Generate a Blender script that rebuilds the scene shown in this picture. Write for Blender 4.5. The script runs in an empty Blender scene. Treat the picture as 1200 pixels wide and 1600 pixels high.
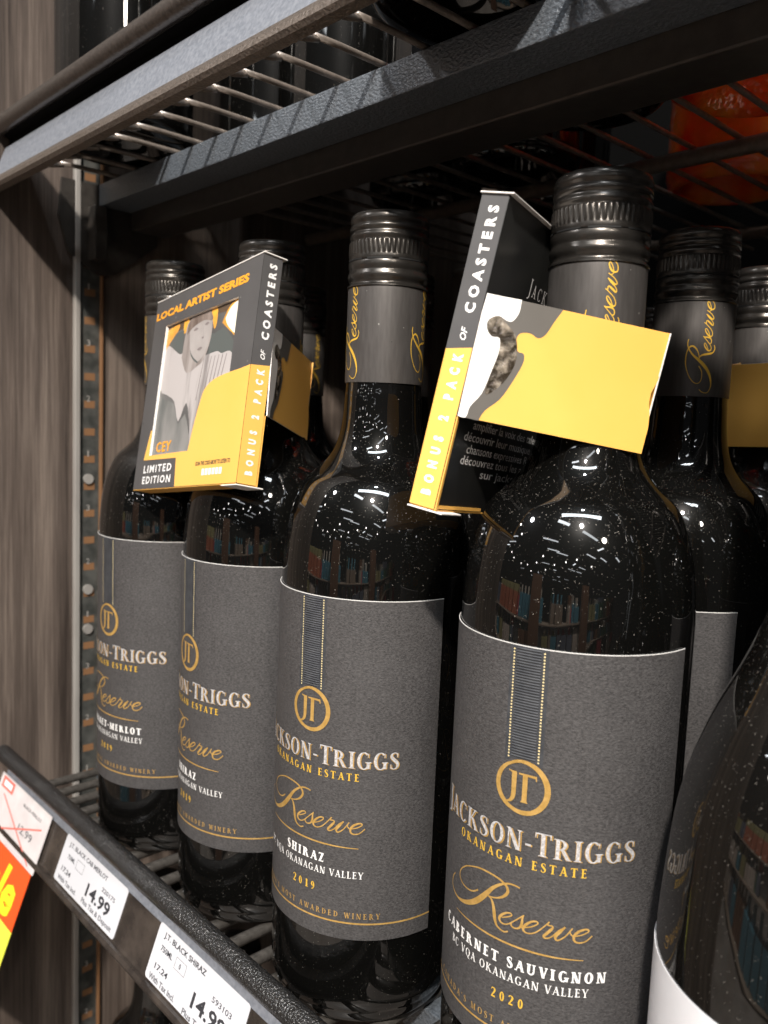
import bpy, bmesh, math, random
from math import sin, cos, pi, radians, sqrt, atan2
from mathutils import Vector, Matrix
random.seed(7)
SC = bpy.context.scene
COL = SC.collection

# ------------------------------------------------------------------ camera
CAM_POS = Vector((0.1473, -0.2261, 0.2229))
R_ = Vector((0.6832, 0.7290, 0.0413)); U_ = Vector((-0.1049, 0.0420, 0.9936)); F_ = Vector((-0.7226, 0.6832, -0.1051))
F_.normalize(); R_ = (R_ - F_ * R_.dot(F_)).normalized(); U_ = R_.cross(F_)
cam_d = bpy.data.cameras.new('camera'); cam = bpy.data.objects.new('camera', cam_d); COL.objects.link(cam)
cam.matrix_world = Matrix(((R_.x, U_.x, -F_.x, CAM_POS.x), (R_.y, U_.y, -F_.y, CAM_POS.y), (R_.z, U_.z, -F_.z, CAM_POS.z), (0, 0, 0, 1)))
cam_d.sensor_fit = 'VERTICAL'; cam_d.sensor_height = 24.0; cam_d.lens = 24.0 * 1290.4 / 1600
cam_d.clip_start = 0.01; cam_d.clip_end = 60
cam_d.dof.use_dof = True; cam_d.dof.focus_distance = 0.285; cam_d.dof.aperture_fstop = 11.0
SC.camera = cam

# ------------------------------------------------------------------ world + lamps
W = bpy.data.worlds.new("World"); SC.world = W; W.use_nodes = True
bg = W.node_tree.nodes['Background']; bg.inputs[0].default_value = (0.58, 0.58, 0.60, 1); bg.inputs[1].default_value = 0.05
SC.view_settings.view_transform = 'Standard'; SC.view_settings.look = 'None'
SC.view_settings.exposure = 0.20; SC.view_settings.gamma = 1.0
SC.cycles.use_denoising = True; SC.cycles.max_bounces = 8; SC.cycles.sample_clamp_indirect = 6.0
SC.cycles.caustics_reflective = False

def area(name, loc, target, sx, sy, power, col=(1, 1, 1), shape='RECTANGLE', yaw=None):
    d = bpy.data.lights.new(name, 'AREA'); d.shape = shape; d.size = sx
    if shape in ('RECTANGLE', 'ELLIPSE'): d.size_y = sy
    d.energy = power; d.color = col
    o = bpy.data.objects.new(name, d); COL.objects.link(o); o.location = loc
    if target is None: o.rotation_euler = (0, 0, yaw or 0)
    else: o.rotation_euler = (Vector(target) - Vector(loc)).to_track_quat('-Z', 'Y').to_euler()
    return o
# aisle spots (the round lamps mirrored below the long strip in every shoulder)
area('aisle_spot', (1.10, -1.62, 1.98), (-0.1, 0, 0.2), 0.12, 0.12, 112, (1.0, 0.93, 0.85), 'DISK')
area('aisle_spot', (2.0, -1.15, 1.55), (-0.2, 0, 0.2), 0.20, 0.20, 10, (1.0, 0.92, 0.82), 'DISK')
area('aisle_spot', (-1.05, -1.75, 1.7), (-0.1, 0, 0.1), 0.16, 0.16, 9, (0.95, 0.96, 1.0), 'DISK')
area('aisle_spot', (0.55, -0.80, 2.3), (-0.1, 0, 0.3), 0.10, 0.10, 10, (0.86, 0.93, 1.0), 'DISK')
for xx in (-2.4, -1.1, 0.2, 1.5, 2.8): area('goods_spot', (xx, -1.10, 2.2), (xx, -2.1, -.2), 0.12, 0.12, 18, (1.0, 0.95, 0.88), 'DISK').data.spread = radians(75)  # unseen lamps added to brighten the goods that the bottles mirror
# ceiling tubes of the store, nearest one right over the aisle, the far ones scattered
area('ceiling_tube', (0.62, -0.95, 1.72), (0.1, -0.1, 0.2), 1.25, 0.15, 15, (0.90, 0.96, 1.0))
rl = random.Random(4)
for j, yy in enumerate((-2.3, -3.6, -5.0, -6.6, -8.6, -11.0, -14.0, -18.0)):
    for i in range(-3, 4):
        if rl.random() < .22: continue
        xx = i * 1.9 + rl.uniform(-.6, .6)
        if rl.random() < .3: area('aisle_spot', (xx, yy + rl.uniform(-.4, .4), 2.1), (xx, -1, 0), 0.12, 0.12, 2.0, (1.0, 0.95, 0.9), 'DISK')
        else: area('ceiling_tube', (xx, yy + rl.uniform(-.4, .4), 2.15), None, rl.choice((.6, 1.2, 1.2)), 0.17, 5.5, (0.93, 0.97, 1.0), yaw=rl.choice((0, 0, 0, pi / 2)))

# ------------------------------------------------------------------ materials
def N(nt, t, **kw):
    n = nt.nodes.new(t)
    for k, v in kw.items(): setattr(n, k, v)
    return n
def mat(name, col=(.5, .5, .5), rough=.5, metal=0, spec=.5, coat=0, coat_rough=.05):
    m = bpy.data.materials.new(name); m.use_nodes = True
    b = m.node_tree.nodes['Principled BSDF']
    b.inputs['Base Color'].default_value = (*col, 1); b.inputs['Roughness'].default_value = rough
    b.inputs['Metallic'].default_value = metal; b.inputs['Specular IOR Level'].default_value = spec
    b.inputs['Coat Weight'].default_value = coat; b.inputs['Coat Roughness'].default_value = coat_rough
    return m
def noise(nt, scale, detail=3, stretch=(1, 1, 1), rough=.55, coord='Object'):
    tc = N(nt, 'ShaderNodeTexCoord'); mp = N(nt, 'ShaderNodeMapping'); mp.inputs['Scale'].default_value = stretch
    nz = N(nt, 'ShaderNodeTexNoise'); nz.inputs['Scale'].default_value = scale; nz.inputs['Detail'].default_value = detail
    nz.inputs['Roughness'].default_value = rough
    nt.links.new(tc.outputs[coord], mp.inputs[0]); nt.links.new(mp.outputs[0], nz.inputs['Vector'])
    return nz
def ramp(nt, src, stops):
    r = N(nt, 'ShaderNodeValToRGB'); e = r.color_ramp.elements
    e[0].position, e[0].color = stops[0][0], (*stops[0][1], 1)
    e[1].position, e[1].color = stops[1][0], (*stops[1][1], 1)
    for p, c in stops[2:]:
        k = e.new(p); k.color = (*c, 1)
    nt.links.new(src, r.inputs[0]); return r
def bump(m, src, strength, dist):
    nt = m.node_tree; b = N(nt, 'ShaderNodeBump'); b.inputs['Strength'].default_value = strength; b.inputs['Distance'].default_value = dist
    nt.links.new(src, b.inputs['Height']); nt.links.new(b.outputs[0], nt.nodes['Principled BSDF'].inputs['Normal']); return b
def varied(name, c0, c1, scale, stretch=(1, 1, 1), rough=.5, metal=0, bstr=0, bdist=.0002, spec=.5, detail=4, coat=0, lo=.35, hi=.65):
    m = mat(name, c0, rough, metal, spec, coat); nt = m.node_tree
    nz = noise(nt, scale, detail, stretch); r = ramp(nt, nz.outputs[0], [(lo, c0), (hi, c1)])
    nt.links.new(r.outputs[0], nt.nodes['Principled BSDF'].inputs['Base Color'])
    if bstr: bump(m, nz.outputs[0], bstr, bdist)
    return m
def add_specks(m, scale, size, cover, col=(.75, .72, .68), up=True, rough=.7):
    """fine dust lying on a surface: small pale grains, more of them where it faces up"""
    nt = m.node_tree; b = nt.nodes['Principled BSDF']; L = nt.links
    tc = N(nt, 'ShaderNodeTexCoord'); vo = N(nt, 'ShaderNodeTexVoronoi'); vo.inputs['Scale'].default_value = scale
    L.new(tc.outputs['Object'], vo.inputs['Vector'])
    sep = N(nt, 'ShaderNodeSeparateColor'); L.new(vo.outputs['Color'], sep.inputs[0])
    lt = N(nt, 'ShaderNodeMath', operation='LESS_THAN')
    mul = N(nt, 'ShaderNodeMath', operation='MULTIPLY'); L.new(sep.outputs[0], mul.inputs[0]); mul.inputs[1].default_value = size
    L.new(vo.outputs['Distance'], lt.inputs[0]); L.new(mul.outputs[0], lt.inputs[1])
    nz = noise(nt, 28, 3); cov = N(nt, 'ShaderNodeMath', operation='LESS_THAN')
    L.new(sep.outputs[1], cov.inputs[0])
    k = N(nt, 'ShaderNodeMapRange'); k.inputs[1].default_value = .35; k.inputs[2].default_value = .7; k.inputs[3].default_value = cover * .25; k.inputs[4].default_value = cover
    L.new(nz.outputs[0], k.inputs[0])
    if up:
        g = N(nt, 'ShaderNodeNewGeometry'); sx = N(nt, 'ShaderNodeSeparateXYZ'); L.new(g.outputs['Normal'], sx.inputs[0])
        mr = N(nt, 'ShaderNodeMapRange'); mr.inputs[1].default_value = -.1; mr.inputs[2].default_value = .6; mr.inputs[3].default_value = .22; mr.inputs[4].default_value = 1.0
        L.new(sx.outputs[2], mr.inputs[0]); mm = N(nt, 'ShaderNodeMath', operation='MULTIPLY'); L.new(k.outputs[0], mm.inputs[0]); L.new(mr.outputs[0], mm.inputs[1]); L.new(mm.outputs[0], cov.inputs[1])
    else: L.new(k.outputs[0], cov.inputs[1])
    f = N(nt, 'ShaderNodeMath', operation='MULTIPLY'); L.new(lt.outputs[0], f.inputs[0]); L.new(cov.outputs[0], f.inputs[1])
    src = b.inputs['Base Color'].links[0].from_socket if b.inputs['Base Color'].links else None
    mx = N(nt, 'ShaderNodeMix', data_type='RGBA'); L.new(f.outputs[0], mx.inputs[0])
    if src: L.new(src, mx.inputs[6])
    else: mx.inputs[6].default_value = b.inputs['Base Color'].default_value
    hv = N(nt, 'ShaderNodeVectorMath', operation='SCALE'); hv.inputs[0].default_value = col; L.new(sep.outputs[2], hv.inputs['Scale']); L.new(hv.outputs[0], mx.inputs[7]); L.new(mx.outputs[2], b.inputs['Base Color'])
    mr2 = N(nt, 'ShaderNodeMapRange'); mr2.inputs[3].default_value = b.inputs['Roughness'].default_value; mr2.inputs[4].default_value = rough
    L.new(f.outputs[0], mr2.inputs[0]); L.new(mr2.outputs[0], b.inputs['Roughness'])

M = {}
def glass(name, col, dust=.5, rough=.03):
    m = mat(name, col, rough, 0, .65, .07, .30); nt = m.node_tree
    nz = noise(nt, 45, 2); bump(m, nz.outputs[0], .06, .0008)
    if dust: add_specks(m, 3000, .27, dust * 1.1, (.55, .50, .44))
    return m
M['glass'] = glass('black_bottle_glass', (.0025, .0024, .0022), .38)
M['glass_burgundy'] = glass('dark_brown_bottle_glass', (.004, .0035, .003), .42)
M['glass_far'] = glass('dark_green_bottle_glass', (.006, .007, .005), .2, .05)
def amber():
    m = mat('amber_spirit_glass', (.75, .10, .012), .06, 0, .6); nt = m.node_tree; b = nt.nodes['Principled BSDF']
    b.inputs['Transmission Weight'].default_value = .15; b.inputs['Subsurface Weight'].default_value = .8; b.inputs['Subsurface Radius'].default_value = (1, .25, .05); b.inputs['Subsurface Scale'].default_value = .05
    vo = N(nt, 'ShaderNodeTexVoronoi'); vo.inputs['Scale'].default_value = 320; tc = N(nt, 'ShaderNodeTexCoord'); nt.links.new(tc.outputs['Object'], vo.inputs['Vector'])
    bump(m, vo.outputs['Distance'], .6, .0007)
    r = ramp(nt, noise(nt, 26, 2, (1, 1, .5)).outputs[0], [(.36, (.60, .012, .004)), (.60, (1.0, .24, .035))]); nt.links.new(r.outputs[0], b.inputs['Base Color'])
    return m
M['amber'] = amber()
def paper(name, c0, c1, rough=.5, fib=1.0):
    m = mat(name, c0, rough, 0, .45); nt = m.node_tree; b = nt.nodes['Principled BSDF']
    big = noise(nt, 40, 3); fine = noise(nt, 1300, 4, (.75, .75, 1.6), .75)
    mx = N(nt, 'ShaderNodeMath', operation='MULTIPLY_ADD'); nt.links.new(fine.outputs[0], mx.inputs[0]); mx.inputs[1].default_value = .9
    ms = N(nt, 'ShaderNodeMath', operation='MULTIPLY'); nt.links.new(big.outputs[0], ms.inputs[0]); ms.inputs[1].default_value = .1
    nt.links.new(ms.outputs[0], mx.inputs[2])
    r = ramp(nt, mx.outputs[0], [(.38, c0), (.64, c1)]); nt.links.new(r.outputs[0], b.inputs['Base Color'])
    bump(m, fine.outputs[0], .45 * fib, .0004)
    return m
M['label'] = paper('charcoal_label_paper', (.033, .0310, .0312), (.089, .0845, .0840), .45)
M['strap'] = varied('strap_band_ink', (.035, .037, .042), (.055, .057, .062), 300, rough=.4)
M['paper_edge'] = mat('paper_edge', (.62, .60, .58), .7)
M['gold'] = varied('gold_foil', (.62, .37, .10), (.80, .50, .16), 500, rough=.38, metal=.55)
M['yellow_foil'] = mat('yellow_gold_ink', (.82, .50, .06), .4, .3)
M['pale_gold'] = mat('pale_gold_dots', (.85, .70, .38), .4, .3)
M['silver'] = varied('silver_foil', (.50, .49, .50), (.86, .84, .84), 1400, rough=.30, metal=.45)
M['white_ink'] = mat('white_ink', (.80, .78, .76), .5)
M['white_paper'] = varied('white_label_paper', (.78, .77, .79), (.84, .83, .85), 80, rough=.5)
M['cap'] = varied('charcoal_screw_cap', (.055, .050, .045), (.080, .073, .066), 200, (1, 1, .2), rough=.27, metal=.8, bstr=.1, bdist=.0001)
M['sleeve'] = varied('charcoal_neck_sleeve', (.085, .078, .074), (.108, .10, .095), 700, (1, 1, .15), rough=.42, metal=.55, bstr=.15, bdist=.0001)
add_specks(M['sleeve'], 700, .25, .05, up=False)
M['slit'] = mat('black_gap', (.004, .004, .004), .7)
def wood():
    m = mat('dark_oak_laminate', (.1, .08, .07), .55, 0, .35); nt = m.node_tree; b = nt.nodes['Principled BSDF']
    n1 = noise(nt, 60, 6, (1, 1, .035), .65); n2 = noise(nt, 11, 3, (1, 1, .25)); n3 = noise(nt, 650, 5, (1, 1, .025), .75)
    a = N(nt, 'ShaderNodeMath', operation='MULTIPLY_ADD'); nt.links.new(n1.outputs[0], a.inputs[0]); a.inputs[1].default_value = .45
    c = N(nt, 'ShaderNodeMath', operation='MULTIPLY_ADD'); nt.links.new(n2.outputs[0], c.inputs[0]); c.inputs[1].default_value = .25
    d = N(nt, 'ShaderNodeMath', operation='MULTIPLY'); nt.links.new(n3.outputs[0], d.inputs[0]); d.inputs[1].default_value = .30
    nt.links.new(d.outputs[0], c.inputs[2]); nt.links.new(c.outputs[0], a.inputs[2])
    r = ramp(nt, a.outputs[0], [(.38, (.030, .022, .018)), (.62, (.200, .160, .132)), (.5, (.092, .071, .059))]); nt.links.new(r.outputs[0], b.inputs['Base Color'])
    bump(m, a.outputs[0], .35, .0006); return m
M['wood'] = wood()
M['textured_black'] = varied('black_textured_powder_coat', (.010, .010, .010), (.02, .019, .019), 1050, rough=.25, bstr=1.0, bdist=.0012, spec=.8, detail=2)
M['beam'] = varied('black_pebbled_steel', (.060, .070, .082), (.10, .113, .13), 650, (1, 1, 1.5), rough=.42, bstr=.9, bdist=.0008, detail=2, spec=1.0)
M['rail_grey'] = varied('grey_enamel_rail', (.135, .147, .172), (.20, .212, .24), 520, rough=.45, bstr=.35, bdist=.0003)
M['rail_lip'] = varied('bronze_textured_lip', (.10, .082, .068), (.17, .14, .118), 1000, rough=.36, metal=.4, bstr=.9, bdist=.0005, detail=2)
M['rail_bead'] = varied('dark_bronze_bead', (.10, .088, .080), (.17, .15, .135), 600, rough=.20, metal=.7, bstr=.5, bdist=.0004)
M['black'] = mat('flat_black_steel', (.002, .002, .002), .7, spec=.05)
M['flange'] = varied('brown_black_steel', (.030, .026, .023), (.045, .040, .035), 200, rough=.38, bstr=.3, bdist=.0003)
M['wire'] = varied('black_wire_enamel', (.15, .125, .105), (.24, .20, .17), 300, rough=.28, spec=.8, metal=.3)
M['wire_lower'] = varied('shade_toned_wire_enamel', (.05, .045, .04), (.11, .10, .09), 200, rough=.3, metal=.4)  # same enamel as the upper wires; darker tone stands in for shade between bottles
M['steel'] = varied('galvanised_steel', (.42, .39, .36), (.55, .52, .48), 90, (1, 1, .2), rough=.42, metal=.5)
M['slot_web'] = varied('dull_steel_web', (.045, .047, .043), (.10, .10, .092), 120, rough=.5, metal=.3)
M['slot'] = mat('brown_slot_back', (.20, .10, .045), .6)
M['clear'] = mat('clear_tag_cover', (.9, .9, .9), .08, 0, .5)
M['tag_backing'] = varied('smoky_plastic_channel', (.022, .018, .016), (.06, .048, .040), 60, rough=.2, spec=.5)
M['tag'] = mat('white_price_card', (.58, .58, .61), .5)
M['ink'] = mat('dark_print', (.03, .03, .035), .6)
M['ink_soft'] = mat('grey_print', (.10, .10, .11), .6)
M['red'] = mat('red_print', (.80, .17, .13), .5)
M['orange_red'] = mat('orange_red_card', (.88, .10, .02), .35)
M['lime'] = mat('yellow_green_card', (.78, .80, .08), .4)
M['bright_yellow'] = mat('bright_yellow_print', (.95, .78, .03), .4)
M['tag_pale'] = varied('pale_tag_card', (.60, .55, .55), (.70, .66, .66), 60, rough=.35)
M['board_dark'] = varied('charcoal_printed_card', (.075, .072, .072), (.085, .082, .082), 60, rough=.38, spec=.5)
add_specks(M['board_dark'], 500, .25, .02, up=False)
M['board_black'] = varied('black_printed_card', (.010, .010, .010), (.014, .014, .013), 60, rough=.35, spec=.5)
add_specks(M['board_black'], 600, .25, .05, up=False)
M['yellow'] = varied('yellow_printed_card', (.84, .445, .095), (.87, .47, .11), 30, rough=.36, spec=.45)
M['card_white'] = mat('raw_white_card', (.78, .74, .70), .6)
M['card_cream'] = varied('glossy_white_card', (.80, .75, .70), (.86, .82, .78), 40, rough=.3)
M['grey_card'] = varied('warm_grey_printed_card', (.12, .11, .098), (.135, .124, .11), 60, rough=.36)
M['torn'] = varied('torn_glued_card', (.03, .022, .014), (.40, .34, .27), 330, rough=.12, bstr=1.0, bdist=.0010, detail=8, lo=.42, hi=.74)
M['orange_print'] = mat('orange_print', (.85, .36, .03), .4)

# ------------------------------------------------------------------ object helpers
def link(o, parent=None):
    COL.objects.link(o)
    if parent is not None: o.parent = parent
    return o
def tag(o, label=None, cat=None, group=None, kind=None):
    if label: o['label'] = label
    if cat: o['category'] = cat
    if group: o['group'] = group
    if kind: o['kind'] = kind
    return o
def empty(name, loc=(0, 0, 0), rz=0):
    o = bpy.data.objects.new(name, None); o.empty_display_size = .02; COL.objects.link(o); o.location = loc; o.rotation_euler = (0, 0, rz); return o
def mesh_obj(name, vf, m, parent=None, smooth=False, sharp=None):
    v, f = vf; me = bpy.data.meshes.new(name); me.from_pydata([tuple(p) for p in v], [], f); me.validate(); me.update()
    if isinstance(m, (list, tuple)):
        for q in m: me.materials.append(q)
    else: me.materials.append(m)
    if smooth:
        for p in me.polygons: p.use_smooth = True
        if sharp: me.set_sharp_from_angle(angle=radians(sharp))
    return link(bpy.data.objects.new(name, me), parent)
def copy_tree(o, parent=None):
    c = o.copy(); COL.objects.link(c)
    if parent is not None: c.parent = parent
    for ch in [x for x in o.children]: copy_tree(ch, c)
    return c
def join(*vfs):
    V, Fc = [], []
    for v, f in vfs:
        n = len(V); V += list(v); Fc += [tuple(i + n for i in q) for q in f]
    return V, Fc
def box(x0, x1, y0, y1, z0, z1):
    v = [(x, y, z) for x in (x0, x1) for y in (y0, y1) for z in (z0, z1)]
    return v, [(0, 1, 3, 2), (4, 6, 7, 5), (0, 4, 5, 1), (2, 3, 7, 6), (0, 2, 6, 4), (1, 5, 7, 3)]
def bevbox(x0, x1, y0, y1, z0, z1, b):
    bm = bmesh.new(); v, f = box(x0, x1, y0, y1, z0, z1)
    vs = [bm.verts.new(p) for p in v]; [bm.faces.new([vs[i] for i in q]) for q in f]
    bmesh.ops.bevel(bm, geom=bm.edges[:], offset=b, segments=2, profile=.6, affect='EDGES')
    bmesh.ops.recalc_face_normals(bm, faces=bm.faces[:])
    bm.verts.index_update(); out = ([tuple(v.co) for v in bm.verts], [tuple(v.index for v in f.verts) for f in bm.faces]); bm.free(); return out
def lathe(prof, n=96, rad=None):
    """prof: list of (r,z); rad: optional function (i, k) -> radius change"""
    V, Fc = [], []
    for k, (r, z) in enumerate(prof):
        for i in range(n):
            a = 2 * pi * i / n; rr = r + (rad(i, k) if rad else 0); V.append((rr * sin(a), -rr * cos(a), z))
    for k in range(len(prof) - 1):
        for i in range(n):
            j = (i + 1) % n; Fc.append((k * n + i, k * n + j, (k + 1) * n + j, (k + 1) * n + i))
    return V, Fc
def tube(pts, r, n=8):
    V, Fc = [], []; P = [Vector(p) for p in pts]
    for k, p in enumerate(P):
        t = (P[min(k + 1, len(P) - 1)] - P[max(k - 1, 0)]).normalized()
        a = t.orthogonal() if abs(t.x) > .9 else t.cross(Vector((1, 0, 0))); a.normalize(); b = t.cross(a)
        for i in range(n):
            q = 2 * pi * i / n; V.append(tuple(p + a * (r * cos(q)) + b * (r * sin(q))))
    for k in range(len(P) - 1):
        for i in range(n):
            j = (i + 1) % n; Fc.append((k * n + i, k * n + j, (k + 1) * n + j, (k + 1) * n + i))
    Fc.append(tuple(range(n))[::-1]); Fc.append(tuple((len(P) - 1) * n + i for i in range(n)))
    return V, Fc
def extrude_x(prof, x0, x1, n=1, closed=True):
    """profile of (y,z) points pulled along x"""
    V, Fc = [], []; m = len(prof)
    for i in range(n + 1):
        x = x0 + (x1 - x0) * i / n; V += [(x, y, z) for y, z in prof]
    for i in range(n):
        for k in range(m if closed else m - 1):
            l = (k + 1) % m; Fc.append((i * m + k, (i + 1) * m + k, (i + 1) * m + l, i * m + l))
    if closed: Fc.append(tuple(range(m))); Fc.append(tuple(n * m + k for k in range(m))[::-1])
    return V, Fc

# ------------------------------------------------------------------ flat lettering: everything in millimetres, list of (verts2d, faces)
def catmull(P, sub=6):
    out = []
    for i in range(len(P) - 1):
        p0, p1, p2, p3 = P[max(i - 1, 0)], P[i], P[i + 1], P[min(i + 2, len(P) - 1)]
        for s in range(sub):
            t = s / sub
            out.append(tuple(.5 * (2 * p1[k] + (p2[k] - p0[k]) * t + (2 * p0[k] - 5 * p1[k] + 4 * p2[k] - p3[k]) * t * t + (3 * p1[k] - p0[k] - 3 * p2[k] + p3[k]) * t ** 3) for k in range(len(p1))))
    out.append(tuple(P[-1])); return out
def stroke(pts, w, sub=6):
    """pen stroke; pts (x,y) or (x,y,w); w default width"""
    P = [(p[0], p[1], p[2] if len(p) > 2 else w) for p in pts]
    if sub > 1: P = catmull(P, sub)
    V, Fc = [], []
    for i, (x, y, ww) in enumerate(P):
        a, b = P[max(i - 1, 0)], P[min(i + 1, len(P) - 1)]; dx, dy = b[0] - a[0], b[1] - a[1]; l = sqrt(dx * dx + dy * dy) or 1
        nx, ny = -dy / l * ww / 2, dx / l * ww / 2; V += [(x + nx, y + ny), (x - nx, y - ny)]
    for i in range(len(P) - 1): Fc.append((2 * i + 1, 2 * i + 3, 2 * i + 2, 2 * i))
    return V, Fc
def rect(x0, y0, x1, y1): return [(x0, y0), (x1, y0), (x1, y1), (x0, y1)], [(0, 1, 2, 3)]
def quad(*p): return list(p), [tuple(range(len(p)))]
def ring(cx, cy, rx, ry, S, T, a0, a1, n=20):
    V, Fc = [], []
    for i in range(n + 1):
        a = radians(a0 + (a1 - a0) * i / n); c, s = cos(a), sin(a)
        V += [(cx + rx * c, cy + ry * s), (cx + (rx - S) * c, cy + (ry - T) * s)]
    for i in range(n): Fc.append((2 * i + 1, 2 * i, 2 * i + 2, 2 * i + 3))
    return V, Fc
def serif_glyph(ch, S, T):
    q = .085; h = T * .8
    def stem(x, y0=0, y1=1, b=True, t=True, w=S):
        o = [rect(x, y0, x + w, y1)]
        if b: o.append(quad((x - q, y0), (x + w + q, y0), (x + w + q, y0 + h * .6), (x + w, y0 + h * 1.7), (x, y0 + h * 1.7), (x - q, y0 + h * .6)))
        if t: o.append(quad((x - q, y1 - h * .6), (x, y1 - h * 1.7), (x + w, y1 - h * 1.7), (x + w + q, y1 - h * .6), (x + w + q, y1), (x - q, y1)))
        return o
    def sl(x0, y0, x1, y1, w): return quad((x0, y0), (x0 + w, y0), (x1 + w, y1), (x1, y1))
    def sf(x, y, w=.24): return rect(x - w / 2, y, x + w / 2, y + h)
    def arm(x0, x1, y, tick, d=1): return [rect(x0, y, x1, y + T), quad((x1 - .05, y + T if d < 0 else y), (x1, y + (T if d < 0 else 0)), (x1 + .02, y + (tick if d > 0 else T - tick)), (x1 - .02, y + (tick if d > 0 else T - tick)))]
    x = .10
    if ch == 'I': return stem(x), x + S + .10
    if ch == 'H': return stem(x) + stem(x + .46) + [rect(x + S * .5, .48, x + .46 + .02, .48 + T)], x + .46 + S + .1
    if ch == 'E': return stem(x) + arm(x + S * .5, x + .46, 0, .2) + arm(x + S * .5, x + .44, 1 - T, .2, -1) + [rect(x + S * .5, .5, x + .36, .5 + T), rect(x + .34, .41, x + .375, .64)], x + .54
    if ch == 'L': return stem(x) + arm(x + S * .5, x + .46, 0, .24), x + .52
    if ch == 'T': return stem(.27, t=False) + [rect(.03, 1 - T, .27 * 2 + S - .03, 1), quad((.02, .78), (.055, .78), (.08, 1), (.02, 1)), quad((.27 * 2 + S - .055, .78), (.27 * 2 + S - .02, .78), (.27 * 2 + S - .02, 1), (.27 * 2 + S - .08, 1))], .27 * 2 + S
    if ch == 'N': return stem(x, w=T * 1.1) + stem(x + .56, b=False, w=T * 1.1) + [sl(x + .56 - S * .75, 0, x - .04, 1, S * 1.15)], x + .56 + T + .1
    if ch == 'M': return stem(x, w=T * 1.1) + stem(x + .62, w=S) + [sl(x + .33, .02, x, 1, S * .9), sl(x + .36, .02, x + .62, 1, T)], x + .62 + S + .09
    if ch == 'A': return [sl(.06, 0, .37, 1, T), sl(.60 - .02, 0, .30, 1, S), rect(.19, .30, .55, .30 + T), sf(.09, 0), sf(.58 + S / 2, 0, .30)], .78
    if ch == 'V': return [sl(.32, 0, .05, 1, S), sl(.38, 0, .64, 1, T), sf(.05 + S / 2, 1 - h, .3), sf(.66, 1 - h)], .76
    if ch == 'W': return [sl(.26, 0, .04, 1, S), sl(.30, 0, .52, 1, T), sl(.66, 0, .44, 1, S), sl(.72, 0, .94, 1, T), sf(.04 + S / 2, 1 - h, .28), sf(.96, 1 - h)], 1.04
    if ch == 'Y': return stem(.30, 0, .5, t=False) + [sl(.30, .44, .03, 1, S), sl(.30 + S * .6, .46, .62, 1, T), sf(.05 + S / 2, 1 - h, .28), sf(.64, 1 - h)], .74
    if ch == 'K': return stem(x) + [sl(x + S * .6, .42, x + .46, 1, T * 1.3), sl(x + .52, 0, x + S + .03, .56, S), sf(x + .49, 1 - h), sf(x + .52 + S * .5, 0, .3)], x + .52 + S + .06
    if ch in 'RPB':
        o = stem(x, t=False) + [rect(x - q, 1 - h, x + S, 1)]
        if ch == 'B': o += [ring(x + S * .6, .755, .34, .245, S * .9, T, -90, 90), ring(x + S * .6, .27, .40, .27, S, T, -90, 90), rect(x, 0, x + S * .7, T), rect(x, 1 - T, x + S * .7, 1)]; return o, x + S * .6 + .47
        o += [ring(x + S * .8, .73, .36, .27, S * .92, T, -90, 90), rect(x, 1 - T, x + S, 1), rect(x, .46, x + S * .85, .46 + T)]
        if ch == 'R': o += [sl(x + .50, 0, x + S + .05, .50, S), rect(x + .5, 0, x + .54 + S, h)]; return o, x + .56 + S
        return o, x + .62
    if ch == 'D': return stem(x, b=False, t=False) + [ring(x + S * .6, .5, .54, .5, S, T, -90, 90), rect(x - q, 0, x + S, T), rect(x - q, 1 - T, x + S, 1)], x + S * .6 + .60
    if ch in 'OQ':
        o = [ring(.43, .5, .38, .52, S, T, 0, 360, 36)]
        if ch == 'Q': o += [stroke([(.42, .03, .05), (.56, -.12, .12), (.82, -.22, .04)], .1)]
        return o, .86
    if ch in 'CG':
        o = [ring(.43, .5, .38, .52, S, T, 48, 315, 30), quad((.66, .70), (.69, .70), (.70, .98), (.66, .90))]
        if ch == 'G': return o + stem(.60, 0.04, .44, b=False), .86
        return o + [quad((.67, .22), (.70, .12), (.68, .10), (.64, .14))], .76
    if ch == 'J': return [rect(.22, .02, .22 + S, 1), quad((.14, 1 - h), (.22 + S + .07, 1 - h), (.22 + S + .07, 1), (.14, 1)), stroke([(.22 + S / 2, .06, S), (.21 + S / 2, -.06, S * .9), (.14, -.18, T * 1.3), (0.0, -.22, T)], T)], .22 + S + .08
    if ch == 'U': return stem(x, .3, 1, b=False) + stem(x + .50, .3, 1, b=False, w=T * 1.2) + [ring(x + .25 + T * .6, .30, .25 + T * .6, .31, S * .75, T * 1.2, 180, 360)], x + .50 + T + .12
    if ch == 'S': return [stroke([(.46, .80, .035), (.42, .93, T * .9), (.28, .975, T), (.13, .90, S * .55), (.10, .76, S * .85), (.22, .60, S * 1.05), (.36, .47, S * 1.1), (.47, .31, S * .95), (.44, .12, S * .6), (.29, .02, T), (.13, .06, T * .9), (.07, .22, .035)], T, 5), quad((.44, .70), (.475, .70), (.475, 1.0), (.45, .92)), quad((.055, 0), (.09, .1), (.09, .30), (.055, .30))], .56
    if ch == 'Z': return [rect(.05, 1 - T, .60, 1), rect(.05, 0, .62, T), sl(.05, .02, .42, .98, S), quad((.05, .78), (.085, .78), (.10, 1), (.05, 1)), quad((.59, 0), (.62, 0), (.63, .24), (.60, .24))], .68
    if ch == '-': return [rect(.08, .36, .34, .36 + T * 1.8)], .42
    if ch == "'": return [quad((.08, .70), (.12, .70), (.18, 1), (.06, 1))], .22
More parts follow.
